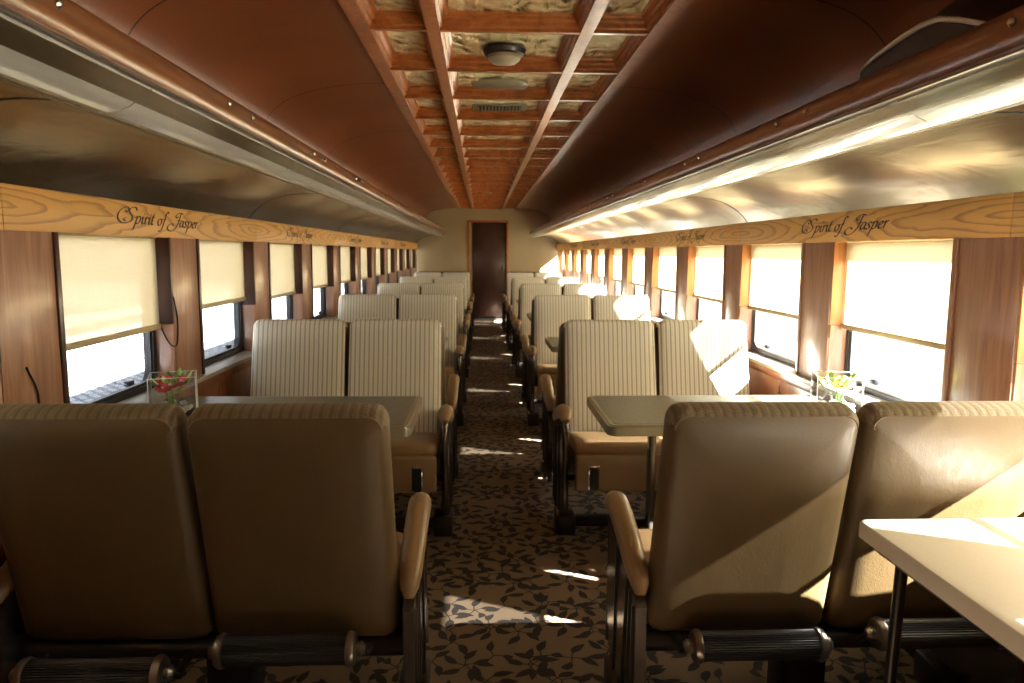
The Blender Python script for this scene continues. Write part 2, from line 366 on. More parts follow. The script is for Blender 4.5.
walls = {}
for sg, nm in ((-1, 'wall_left'), (1, 'wall_right')):
    g = G().box(*sorted((sg*1.42, sg*1.56)), YB, YE, -0.1, ZS-0.012)
    g.box(*sorted((sg*1.47, sg*1.58)), YB, YE, ZB0+0.02, 2.40)
    wl = struct(obj(nm, g, 'outer', smooth=0)); walls[sg] = wl
    # wainscot boards, one per half window bay
    n = 0; y = YB+0.01; step = PW/2
    src = obj('wainscot_panel', G().box(-0.012, 0.012, 0.004, step-0.004, 0.10, ZS-0.055, 0.003), 'wainscot', wl)
    src.location = (sg*1.41, y, 0)
    while y+step < YE-step:
        y += step; inst('wainscot_panel', src, wl, (sg*1.41, y, 0))
    obj('wainscot_rail', G().box(*sorted((sg*1.385, sg*1.425)), YB, YE, ZS-0.055, ZS-0.012, 0.004), 'wainscot', wl)
    # sill cap
    obj('sill_cap', G().box(*sorted((sg*1.37, sg*1.55)), YB, YE, ZS-0.012, ZS+0.008, 0.003), 'sill', wl)
    # heater duct along the floor
    struct(obj('baseboard_left' if sg < 0 else 'baseboard_right', G().box(*sorted((sg*1.34, sg*1.42)), YB, YE, 0.0, 0.10, 0.006), 'iron'))
    # pilasters
    ps = pe = pr = pc = None
    for k in range(KMIN, KMAX+1):
        yf = Y0+k*PW; yn = yf-PIL
        if ps is None:
            ps = obj('pilaster', G().box(*sorted((0, sg*0.125)), -PIL+0.012, -0.024, 0, ZB0-ZS-0.006, 0.004), 'pilaster', wl)
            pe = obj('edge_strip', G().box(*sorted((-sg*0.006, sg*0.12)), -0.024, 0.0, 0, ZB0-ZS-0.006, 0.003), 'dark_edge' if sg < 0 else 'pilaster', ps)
            pr = obj('lower_reveal', G().box(*sorted((sg*0.004, sg*0.12)), -PIL, -PIL+0.012, 0, 0.262, 0.002), 'reveal', ps)
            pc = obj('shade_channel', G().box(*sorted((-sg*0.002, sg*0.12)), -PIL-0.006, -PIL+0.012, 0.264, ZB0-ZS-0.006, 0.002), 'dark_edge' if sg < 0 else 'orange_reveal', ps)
            ps.location = (sg*W, yf, ZS+0.008)
        else:
            q = inst('pilaster', ps, wl, (sg*W, yf, ZS+0.008))
            inst('edge_strip', pe, q); inst('lower_reveal', pr, q); inst('shade_channel', pc, q)
    # oak boards along the window heads
    y = 2.03-1*BAY+0.001
    bs = obj('oak_board', G().box(*sorted((sg*W, sg*(W+0.022))), 0.0015, BAY-0.0015, ZB0, ZB1, 0.003), 'oak', wl)
    first = True
    obj('oak_board', G().box(*sorted((sg*W, sg*(W+0.022))), YB, y-0.0015, ZB0, ZB1, 0.003), 'oak', wl)
    while y < YE:
        if y+BAY > YE:
            obj('oak_board', G().box(*sorted((sg*W, sg*(W+0.022))), y, YE, ZB0, ZB1, 0.003), 'oak', wl)
        elif first: bs.location = (0, y, 0); first = False
        else: inst('oak_board', bs, wl, (0, y, 0))
        y += BAY

# end walls and the door
g = G().box(-1.50, -0.40, YE, YE+0.08, 0, 2.4).box(0.42, 1.50, YE, YE+0.08, 0, 2.4).box(-0.40, 0.42, YE, YE+0.08, 1.99, 2.4)
wf = struct(obj('wall_front', g, 'cream', smooth=0))
obj('chair_rail', G().box(-1.38, -0.44, YE-0.03, YE, 0.93, 0.965, 0.004).box(0.46, 1.38, YE-0.03, YE, 0.93, 0.965, 0.004), 'dark_edge', wf)
obj('wainscot_panel', G().box(-1.38, -0.44, YE-0.015, YE, 0.0, 0.925), 'wainscot', wf)
obj('wainscot_panel', G().box(0.46, 1.38, YE-0.015, YE, 0.0, 0.925), 'wainscot', wf)
wb = struct(obj('wall_back', G().box(-1.50, 1.50, YB-0.08, YB, 0, 2.4), 'wainscot', smooth=0))
dr = sroot('door_1')
obj('door_frame', G().box(-0.40, -0.36, YE-0.02, YE+0.08, 0, 1.99, 0.004).box(0.38, 0.42, YE-0.02, YE+0.08, 0, 1.99, 0.004).box(-0.40, 0.42, YE-0.02, YE+0.08, 1.95, 1.99, 0.004), 'coffer', dr)
obj('door_panel', G().box(-0.29, 0.375, YE+0.03, YE+0.07, 0.05, 1.945, 0.003), 'door_dark', dr)
obj('door_jamb', G().box(-0.355, -0.315, YE+0.0, YE+0.05, 0.02, 1.93, 0.003), 'cream', dr)
obj('threshold', G().box(-0.40, 0.42, YE-0.30, YE+0.06, 0.0, 0.03, 0.004), 'panel_metal', dr)
ws = struct(obj('wall_vestibule', G().box(-0.9, 0.9, YE+0.9, YE+0.96, 0, 2.4).box(-0.9, -0.84, YE+0.08, YE+0.9, 0, 2.4).box(0.84, 0.9, YE+0.08, YE+0.9, 0, 2.4).box(-0.9, 0.9, YE+0.08, YE+0.9, 2.34, 2.4).box(-0.9, 0.9, YE+0.08, YE+0.9, -0.05, 0), 'cream', smooth=0))
dh = obj('door_handle', G().tube([(0.30, YE+0.0, 0.98), (0.30, YE+0.02, 1.02), (0.30, YE+0.0, 1.10)], 0.012, 8), 'chrome', dr)

# ------------------------------------------------------------------ windows and shades
def rrect(a, b, r, n=5):
    pts = []
    for cx, cy, t0 in ((a-r, b-r, 0), (-a+r, b-r, PI/2), (-a+r, -b+r, PI), (a-r, -b+r, 1.5*PI)):
        for i in range(n+1):
            t = t0+PI/2*i/n; pts.append((cx+r*math.cos(t), cy+r*math.sin(t)))
    return pts
def ring(g, outer, inner, d0, d1, cy, cz, sg):
    """window frame: outer and inner outlines in (y,z), depths d0..d1 along x"""
    n = len(outer); v = []
    for pts, d in ((outer, d0), (outer, d1), (inner, d1), (inner, d0)):
        v += [(sg*d, cy+p[0], cz+p[1]) for p in pts]
    f = []
    for q in range(4):
        for i in range(n): j = (i+1) % n; q2 = (q+1) % 4; f.append((q*n+i, q*n+j, q2*n+j, q2*n+i))
    return g.add(v, f)
wa, wh = (PW-PIL)/2, (ZB0+0.02-ZS)/2
ORD = ['first', 'second', 'third', 'fourth', 'fifth', 'sixth', 'seventh', 'eighth', 'ninth', 'tenth', 'eleventh']
SB_L = [1.04, 1.085, 1.06, 1.065, 1.06, 1.055, 1.06, 1.05, 1.06, 1.06, 1.06]
wn = 0
for sg, side in ((-1, 'left'), (1, 'right')):
    fs = ss = gs = None
    # unseen solid panel, added over a window bay to block fill light
    obj('fill_block_panel', G().box(*sorted((sg*1.43, sg*1.50)), YB, Y0-PIL-2*PW, ZS+0.008, ZB0+0.02, 0.003), 'pilaster', walls[sg])
    for k in range(KMIN, KMAX):
        yc = Y0+k*PW+wa; wn += 1
        win = sroot('window_%d' % wn); win.location = (0, yc, ZS+wh)
        if fs is None:
            g = G(); o_ = rrect(wa+0.004, wh, 0.004); i_ = rrect(wa-0.028, wh-0.030, 0.06)
            ring(g, o_, i_, 1.475, 1.515, 0, 0, sg)
            fs = obj('window_frame', g, 'window_black', win)
            g = G(); ring(g, rrect(wa-0.027, wh-0.029, 0.061), rrect(wa-0.040, wh-0.042, 0.052), 1.482, 1.50, 0, 0, sg)
            ss = obj('sash', g, 'window_metal' if sg > 0 else 'window_black', win)
            gs = obj('pane', G().box(*sorted((sg*1.490, sg*1.494)), -wa+0.03, wa-0.03, -wh+0.03, wh-0.03), 'glass', win, smooth=0)
            ls = obj('latch', G().box(*sorted((sg*1.462, sg*1.482)), 0.12, 0.165, -wh+0.055, -wh+0.075, 0.003), 'window_black', win)
        else:
            inst('window_frame', fs, win); inst('sash', ss, win); inst('pane', gs, win); inst('latch', ls, win)
        # roller shade
        zb = (SB_L[k] if 0 <= k < 11 else 0.84) if sg < 0 else (1.045 if k >= -1 else 1.25)
        pass
        if 0 <= k < 11: lab = 'cream roller shade %s the %s window from the camera on the %s' % ('half drawn over' if sg < 0 else 'glowing with sun in', ORD[k], side)
        elif k == -1: lab = 'cream roller shade, %s, over the %s window beside the nearest seat' % ('half drawn' if sg > 0 else 'fully drawn', side)
        else: lab = 'cream roller shade ' + ('partly drawn' if sg > 0 else 'fully drawn') + ', %s %s window behind the camera' % ({-2: 'nearest', -3: 'farther'}[k], side)
        t = thing('roller_shade', lab, 'shade', (sg*1.452, yc, zb), 0, 'roller shades on the %s windows' % side)
        g = G(); hw = wa-0.008; nseg = 8; ztop = ZB0-0.004-zb
        vs = []
        for i in range(nseg+1):
            yy = -hw+2*hw*i/nseg; dx = 0.0025*math.sin(i*2.1+k)
            vs += [(dx, yy, 0.0), (dx*0.4, yy, ztop)]
        g.add(vs, [(2*i, 2*i+2, 2*i+3, 2*i+1) for i in range(nseg)])
        sh = obj('shade_cloth', g, 'shade', t)
        obj('bottom_bar', G().box(-0.006, 0.006, -hw, hw, -0.014, 0.008, 0.003), 'hem', t)
        obj('roller', G().tube([(0, -hw, ztop+0.013), (0, hw, ztop+0.013)], 0.012, 8), 'shade', t)

# ------------------------------------------------------------------ ceiling shell: curved mahogany panels, coffers, pressed tin
prof = [(0.575, 2.228), (0.75, 2.222), (0.90, 2.203), (1.04, 2.170), (1.14, 2.128), (1.215, 2.065), (1.265, 1.98), (1.31, 1.86), (1.345, 1.73), (1.355, 1.64)]
JY, JP = 0.97-1*1.49, 1.49
def cr2(pts, n=5):
    out = []; P = [Vector(p) for p in pts]; P = [2*P[0]-P[1]]+P+[2*P[-1]-P[-2]]
    for i in range(1, len(P)-2):
        for k in range(n):
            t = k/n; a, b, c, d = P[i-1], P[i], P[i+1], P[i+2]
            out.append(tuple(0.5*((2*b)+(c-a)*t+(2*a-5*b+4*c-d)*t*t+(3*b-a-3*c+d)*t**3)))
    out.append(tuple(P[-2])); return out
prof = cr2(prof)
for sg in (-1, 1):
    P = [(sg*a, b) for a, b in prof]
    obj('curved_panel', G().skin(P, YB, JY-0.002, (0.012 if sg < 0 else -0.012)*-1), 'ceil_wood', ce, 50)
    src = None; jsrc = None; y = JY
    while y < YE:
        L = min(JP, YE-y)
        if L < JP-0.01 or src is None:
            g = G().skin(P, 0.002, L-0.002, (0.012 if sg < 0 else -0.012)*-1)
            o = obj('curved_panel', g, 'ceil_wood', ce, 50); o.location = (0, y, 0)
            if L >= JP-0.01: src = o
        else: o = inst('curved_panel', src, ce, (0, y, 0))
        if jsrc is None: jsrc = obj('joint_strip', G().skin(P, -0.006, 0.006, (-0.0015 if sg < 0 else 0.0015)*-1*-1), 'black_line', ce, 50); jsrc.location = (0, y, 0)
        else: inst('joint_strip', jsrc, ce, (0, y, 0))
        y += JP
    # black backing behind the joints
    obj('joint_backing', G().skin([(a*1.02, b+0.024) for a, b in P], YB, YE, (0.006 if sg < 0 else -0.006)*-1), 'black_line', ce, 50)
# longitudinal coffer beams, moulded
ZC = 2.205; ZT = 2.272
def mould(x0, x1, steps):
    """stepped underside: widest at the top"""
    pts = [(x0, ZC), (x1, ZC)]
    for dx, z in steps: pts.append((x1+dx, z))
    for dx, z in steps[::-1]: pts.append((x0-dx, z))
    return pts
st = [(0.0, ZC+0.012), (0.010, ZC+0.018), (0.010, ZC+0.034), (0.022, ZC+0.042), (0.022, ZC+0.052), (0.034, ZC+0.058), (0.034, ZT+0.02)]
for x0, x1 in ((-0.605, -0.545), (-0.325, -0.275), (0.275, 0.325), (0.545, 0.605)):
    obj('coffer_beam', G().prism(mould(x0, x1, st), YB, YE, 'y'), 'coffer', ce, 30)
obj('coffer_beam', G().prism([(-0.325, ZC-0.001), (0.325, ZC-0.001), (0.325, ZT), (-0.325, ZT)], YE-0.08, YE-0.002, 'y'), 'coffer', ce)
CP = 0.632; c0 = 2.335-5*CP
spans = ((-0.545, -0.325), (-0.275, 0.275), (0.325, 0.545))
srcs = {}; tsrc = {}
k = 0; y = c0
while y < YE-0.2:
    for i, (x0, x1) in enumerate(spans):
        if i not in srcs:
            srcs[i] = obj('cross_beam', G().prism([(p[0], p[1]+0.004) for p in mould(-0.012, 0.012, st)], x0+0.0, x1-0.0, 'x'), 'coffer', ce, 30); srcs[i].location = (0, y, 0)
            g = G(); g.box(x0-0.01, x1+0.01, 0.0, CP, ZT, ZT+0.006)
            nx = 4 if i == 1 else 1
            for q in range(1, nx): xx = x0+(x1-x0)*q/nx; g.box(xx-0.004, xx+0.004, 0, CP, ZT-0.006, ZT)
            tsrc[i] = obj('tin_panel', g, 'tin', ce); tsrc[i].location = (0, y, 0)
        else:
            inst('cross_beam', srcs[i], ce, (0, y, 0)); inst('tin_panel', tsrc[i], ce, (0, y, 0))
    y += CP

# fixtures on the tin ceiling
t = thing('ceiling_light', 'round white ceiling light in dark ring on pressed tin, nearest the camera', 'light', (-0.01, 3.42, ZT))
obj('mounting_ring', G().lathe([(0.095, 0), (0.10, -0.012), (0.09, -0.03), (0.072, -0.036)], n=24), 'iron', t)
obj('lamp_shade', G().lathe([(0.075, -0.03), (0.074, -0.05), (0.055, -0.066), (0.02, -0.072)], n=24), 'lamp_glass', t)
t = thing('cover_plate', 'round plain plaster cover plate on tin ceiling, behind the ceiling light', 'plate', (-0.01, 4.13, ZT))
obj('disc', G().lathe([(0.155, 0), (0.155, -0.008), (0.145, -0.013), (0.02, -0.014)], n=28), 'table_edge', t)
t = thing('ceiling_vent', 'slotted rectangular air vent on tin ceiling beyond the cover plate', 'vent', (0.0, 4.74, ZT))
obj('vent_frame', G().box(-0.17, 0.17, -0.09, 0.09, -0.010, 0, 0.002), 'table_edge', t)
obj('slot_back', G().box(-0.14, 0.14, -0.06, 0.06, -0.012, -0.009), 'black_line', t)
s0 = None
for i in range(13):
    x = -0.132+0.022*i
    if s0 is None: s0 = obj('louvre', G().box(-0.005, 0.005, -0.06, 0.06, -0.02, -0.01), 'table_edge', t); s0.location = (x, 0, 0)
    else: inst('louvre', s0, t, (x, 0, 0))
for yy, lb in ((6.17, 'small round ceiling lamp on tin ceiling midway down the car'), (8.70, 'small round ceiling lamp on tin ceiling in the far half of the car'), (11.2, 'small round ceiling lamp on tin ceiling farthest from the camera')):
    t = thing('ceiling_light', lb, 'light', (0, yy, ZT))
    obj('lamp_shade', G().lathe([(0.075, 0), (0.074, -0.02), (0.055, -0.038), (0.02, -0.045)], n=20), 'lamp_glass', t)

# ------------------------------------------------------------------ overhead racks
YR = 13.9
for sg, side in ((-1, 'left'), (1, 'right')):
    rk = thing('luggage_rack', 'long overhead rack with round wooden rail and ribbed light strip along the %s wall' % side, 'rack', (sg*1.36, 0, 1.60), 0)
    def T(p): return (sg*p[0]-sg*1.36, p[1]-1.60)
    # rail
    rp = []
    for i in range(14):
        a = 2*PI*i/14; rp.append((0.828+0.030*math.cos(a), 1.736+0.044*math.sin(a)))
    rl = obj('rail', G().prism([T(p) for p in rp], YB+0.02, YR, 'y'), 'rail', rk, 60)
    s0 = None; y = -0.94
    while y < YR:
        for dy in (0, 0.2):
            loc = (sg*0.799-sg*1.36, y+dy, 0.147)
            if s0 is None: s0 = obj('screw', G().lathe([(0.009, 0), (0.009, 0.004), (0.005, 0.008)], (0, 0, 0), 10, 'x'), 'chrome', rl); s0.location = loc; s0.scale.x = -sg
            else: inst('screw', s0, rl, loc, scale=(-sg, 1, 1))
        y += 1.0
    # shelf
    obj('shelf', G().prism([T(p) for p in ((0.83, 1.70), (1.345, 1.70), (1.345, 1.712), (0.83, 1.712))], YB+0.02, YR, 'y'), 'dark_edge', rk)
    # light strip: ribbed convex lens sections with metal edges
    lp = [(0.806, 1.698)]
    for i in range(0, 15):
        a = i/14; x = 0.812+a*0.162; z = 1.690-0.030*a-0.034*math.sin(PI*a); lp.append((x, z+(0.0015 if i % 2 else -0.0005)))
    lp.append((0.980, 1.668))
    y = 0.40-1*1.22; src = None
    while y < YR:
        L = min(1.22, YR-y)
        if src is None or L < 1.21:
            o = obj('light_lens', G().skin([T(p) for p in lp], 0.003, L-0.003, 0.004*sg), 'lens', rk, 25); o.location = (0, y, 0)
            if L > 1.2: src = o
        else: inst('light_lens', src, rk, (0, y, 0))
        y += 1.22
    rf = [(p[0]-0.001, p[1]-0.003) for p in lp[1:5]]
    obj('reflector', G().skin([T(p) for p in rf], YB+0.02, YR, 0.0015*sg), 'chrome', rk, 40)
    obj('lens_backing', G().skin([T((p[0], p[1]+0.006)) for p in lp], YB+0.02, YR, 0.004*sg), 'sill', rk)
    obj('edge_strip', G().prism([T(p) for p in ((0.800, 1.694), (0.810, 1.692), (0.810, 1.700), (0.800, 1.700))], YB+0.02, YR, 'y'), 'endcap', rk)
    obj('edge_strip', G().prism([T(p) for p in ((0.968, 1.650), (0.984, 1.653), (0.984, 1.668), (0.968, 1.664))], YB+0.02, YR, 'y'), 'chrome', rk)
    # curved underside panels down to the oak boards
    up_ = [(0.982, 1.664), (1.08, 1.668), (1.18, 1.658), (1.26, 1.635), (1.32, 1.603), (1.365, 1.565), (1.398, 1.528)]
    y = 1.62-1*2.48; src = js = None
    while y < YE:
        L = min(2.48, YE-y)
        if src is None or L < 2.47:
            o = obj('underside_panel', G().skin([T(p) for p in up_], 0.004, L-0.004, 0.006*sg), 'under', rk, 50); o.location = (0, y, 0)
            if L > 2.4: src = o
        else: inst('underside_panel', src, rk, (0, y, 0))
        if js is None: js = obj('joint_strip', G().skin([T(p) for p in up_], -0.004, 0.004, -0.0015*sg), 'black_line', rk, 50); js.location = (0, y, 0)
        else: inst('joint_strip', js, rk, (0, y, 0))
        y += 2.48
    obj('panel_backing', G().skin([T((p[0]+0.003, p[1]+0.009)) for p in up_], YB+0.02, YE, 0.004*sg), 'black_line', rk)

# bundle with a pale fleece edge on the right rack
t = thing('folded_garment', 'dark brown furry bundle with pale fleece edge on the right overhead rack', 'bundle', (1.06, 1.68, 1.7125))
EP = [(1.965, 0.120), (1.90, 0.138), (1.84, 0.147), (1.77, 0.155), (1.70, 0.160), (1.63, 0.155), (1.56, 0.132), (1.48, 0.100), (1.40, 0.066), (1.34, 0.040)]
vs = []; nc = 9
for i, (yy, ez) in enumerate(EP):
    q = math.sin(PI*(i+0.3)/(len(EP)-0.4)); j = lambda a: 0.006*math.sin(a*3.7+i*2.3)
    for x, z in ((0.90, 0.0), (0.895, ez*0.5), (0.90, ez), (0.93, ez+0.012*q), (0.99+j(1), ez+0.07*q), (1.07+j(2), ez+0.085*q), (1.15+j(3), ez*0.8+0.05*q), (1.20, ez*0.45), (1.21, 0.0)):
        vs.append((x-1.06, yy-1.68, z))
fs_ = [(i*nc+j, i*nc+(j+1) % nc, (i+1)*nc+(j+1) % nc, (i+1)*nc+j) for i in range(len(EP)-1) for j in range(nc)]
fs_ += [tuple(range(nc))[::-1], tuple(range((len(EP)-1)*nc, len(EP)*nc))]
obj('body', G().add(vs, fs_), 'bag', t, 60)
rr_ = [0.003, 0.005, 0.006, 0.0065, 0.007, 0.0065, 0.006, 0.005, 0.004, 0.003]
obj('fleece_edge', G().tube([(0.896-1.06, yy-1.68, ez) for yy, ez in EP], rr_, 8), 'bag_edge', t, 60)

# ------------------------------------------------------------------ lettering on the oak boards (broad-nib strokes)
def cr(pts, n=7):
    out = []; P = [Vector(p) for p in pts]; P = [2*P[0]-P[1]]+P+[2*P[-1]-P[-2]]
    for i in range(1, len(P)-2):
        for k in range(n):
            t = k/n; a, b, c, d = P[i-1], P[i], P[i+1], P[i+2]
            out.append(0.5*((2*b)+(c-a)*t+(2*a-5*b+4*c-d)*t*t+(3*b-a-3*c+d)*t**3))
    out.append(P[-2]); return out
GL = {
 'S': (1.75, [[(1.75, 1.75), (1.5, 2.15), (1.0, 2.1), (0.75, 1.7), (0.95, 1.3), (1.3, 0.9), (1.25, 0.35), (0.75, 0.0), (0.1, 0.0), (-0.45, 0.45), (-0.55, 1.15), (-0.2, 1.8), (0.35, 2.1), (0.65, 1.8), (0.45, 1.45), (0.2, 1.6)], [(0.55, 0.75), (0.25, 0.45), (0.6, 0.25)]]),
 'p': (0.85, [[(-0.05, 0.75), (0.18, 1.0), (0.2, 0.7), (0.12, 0.0), (0.0, -0.75), (-0.2, -0.9)], [(0.18, 0.65), (0.42, 1.0), (0.68, 0.85), (0.65, 0.3), (0.4, 0.0), (0.15, 0.15)]]),
 'i': (0.42, [[(0.0, 0.7), (0.18, 1.0), (0.15, 0.35), (0.25, 0.0), (0.42, 0.2)], [(0.22, 1.38), (0.28, 1.5)]]),
 'r': (0.55, [[(0.0, 0.75), (0.18, 1.0), (0.16, 0.4), (0.14, 0.0)], [(0.17, 0.6), (0.35, 0.98), (0.55, 0.92)]]),
 't': (0.45, [[(0.28, 1.65), (0.2, 0.9), (0.16, 0.25), (0.28, 0.0), (0.48, 0.2)], [(0.0, 1.05), (0.5, 1.1)]]),
 'o': (0.72, [[(0.4, 1.0), (0.12, 0.8), (0.08, 0.3), (0.3, 0.0), (0.58, 0.25), (0.6, 0.75), (0.38, 1.0), (0.5, 0.9), (0.78, 0.95)]]),
 'f': (0.55, [[(0.85, 1.85), (0.6, 2.1), (0.42, 1.7), (0.32, 0.8), (0.18, -0.3), (-0.05, -0.85), (-0.35, -0.7)], [(0.05, 0.95), (0.62, 1.02)]]),
 'J': (1.35, [[(1.65, 2.0), (1.2, 2.15), (0.7, 2.0), (0.45, 1.6), (0.7, 1.35), (0.95, 1.65)], [(1.25, 2.1), (1.15, 1.3), (1.0, 0.4), (0.6, -0.4), (0.0, -0.7), (-0.55, -0.4), (-0.5, 0.15), (-0.05, 0.4), (0.4, 0.1)], [(0.7, 0.95), (1.5, 1.05)]]),
 'a': (0.80, [[(0.6, 0.95), (0.25, 0.95), (0.05, 0.4), (0.2, 0.02), (0.5, 0.3), (0.62, 0.95), (0.58, 0.3), (0.68, 0.0), (0.85, 0.2)]]),
 's': (0.58, [[(0.5, 0.85), (0.3, 1.0), (0.12, 0.8), (0.3, 0.5), (0.42, 0.2), (0.22, 0.0), (0.0, 0.15)]]),
 'e': (0.62, [[(0.1, 0.5), (0.45, 0.65), (0.42, 0.98), (0.18, 0.85), (0.08, 0.4), (0.25, 0.0), (0.58, 0.2)]]),
}
def lettering():
    g = G(); x = 0.0
    for ch in 'Spirit of Jasper':
        if ch == ' ': x += 0.55; continue
        adv, strokes = GL[ch]
        if ch == 'J': x += 0.5
        for s in strokes:
            P = [Vector((x+p.x+0.28*p.y, p.y)) for p in cr(s)]
            n = len(P); vs = []
            for i, p in enumerate(P):
                d = (P[min(i+1, n-1)]-P[max(i-1, 0)]).normalized()
                wd = 0.03+0.07*abs(math.sin(math.atan2(d.y, d.x)-math.radians(35)))
                wd *= min(1, 0.35+min(i, n-1-i)*0.3); nn = Vector((-d.y, d.x))*wd
                vs += [(*(p+nn), 0), (*(p-nn), 0), (*(p+nn), 1), (*(p-nn), 1)]
            f = []
            for i in range(n-1):
                a = 4*i; b = a+4
                f += [(a+2, a+3, b+3, b+2), (a, b, b+1, a+1), (a, a+2, b+2, b), (a+1, b+1, b+3, a+3)]
            g.add(vs, f)
        x += adv
    return g, x
lg, lw = lettering()
TW = 0.70; sc = TW/lw
for sg, side, ang in ((-1, 'left', 0), (1, 'right', 0)):
    g = G()
    for (x, y, z) in lg.v:
        # left wall reads away from the camera, right wall towards it
        yy = (x*sc-TW/2) if sg < 0 else -(x*sc-TW/2)
        g.v.append((-sg*z*0.0012, yy, (y-0.75)*0.0275))
    g.f = lg.f[:]
    src = None
    for k in range(-1, 6):
        yc = 3.02+(k*2.25 if sg < 0 else k*2.23)
        if yc > 14: continue
        if src is None: src = obj('lettering', g, 'ink', walls[sg], 0); src.location = (sg*(W-0.0006), yc, 1.470)
        else: inst('lettering', src, walls[sg], (sg*(W-0.0006), yc, 1.470))

# ------------------------------------------------------------------ seats
BL, BT = 0.660, 0.118      # backrest length and thickness
def backrest_meshes():
    hw, hh = 0.240, BL/2
    rings = [(0.15, -0.002), (0.07, 0.000), (0.030, 0.006), (0.012, 0.014), (0.003, 0.028), (0.0, 0.045), (0.0, 0.070), (0.004, 0.090), (0.016, 0.106), (0.04, 0.115), (0.09, 0.119), (0.16, 0.120)]
    N = 8; V = []; n = 0
    for ins, t in rings:
        o = rrect(hw-ins, hh-ins, max(0.006, 0.038-ins*0.5), N); n = len(o)
        for x, wv in o:
            wv += hh
            q = wv/BL
            bow = -0.022*math.sin(PI*min(1, q))          # belly of the back towards the rear
            tt = t*(1.0-0.10*q)+bow*0.6
            # slight crowning of the top edge
            V.append((x*(1.0-0.02*q), wv+0.006*math.cos(x/hw*PI/2)*(q > 0.5), tt))
    def place(p):  # (u, w, t) -> leaning frame; top leans to -y
        d = Vector((0, -0.150, 0.645)).normalized(); nrm = Vector((0, d.z, -d.y))
        b = Vector((0, 0.150, 0.328)); q = b+d*p[1]+nrm*p[2]; return (p[0], q.y, q.z)
    VV = [place(p) for p in V]
    fab, vin, crest = [], [], []
    for r in range(len(rings)-1):
        for i in range(n):
            j = (i+1) % n; f = (r*n+i, r*n+j, (r+1)*n+j, (r+1)*n+i)
            wm = (V[f[0]][1]+V[f[1]][1])/2
            (crest if (wm > BL-0.036 and 3 <= r < 8) else fab if r >= 7 else vin).append(f)
    vin.append(tuple(range(n))[::-1]); fab.append(tuple(range((len(rings)-1)*n, len(rings)*n)))
    def sub(fs):
        used = sorted({i for f in fs for i in f}); mp = {a: b for b, a in enumerate(used)}
        g = G(); g.v = [VV[i] for i in used]; g.f = [tuple(mp[i] for i in f) for f in fs]; return g
    # seam piping along the rear edge, over the top and down both sides
    r = 3; loop = [i for i in range(n) if V[r*n+i][1] > 0.05]
    loop.sort(key=lambda i: math.atan2(V[r*n+i][0], -(V[r*n+i][1]-BL*0.3)))
    g = G().tube([VV[r*n+i] for i in loop], 0.0022, 6)
    return sub(vin), sub(fab), g, sub(crest)
gv, gf, gp, gc_ = backrest_meshes()
CXS = (-0.243, 0.243)

def cushion():
    g = G(); n = 0
    rings = [(0.06, 0.0), (0.02, 0.004), (0.004, 0.016), (0.0, 0.03), (0.0, 0.045), (0.006, 0.062), (0.02, 0.073), (0.06, 0.082), (0.11, 0.085)]
    V = []
    for ins, t in rings:
        o = rrect(0.236-ins, 0.165-ins, max(0.01, 0.045-ins*0.5), 5); n = len(o)
        V += [(x, y*1.2+0.385, 0.382+t+0.11*y) for x, y in o]
    f = []
    for r in range(len(rings)-1):
        for i in range(n): j = (i+1) % n; f.append((r*n+i, r*n+j, (r+1)*n+j, (r+1)*n+i))
    f += [tuple(range(n))[::-1], tuple(range((len(rings)-1)*n, len(rings)*n))]
    return g.add(V, f)

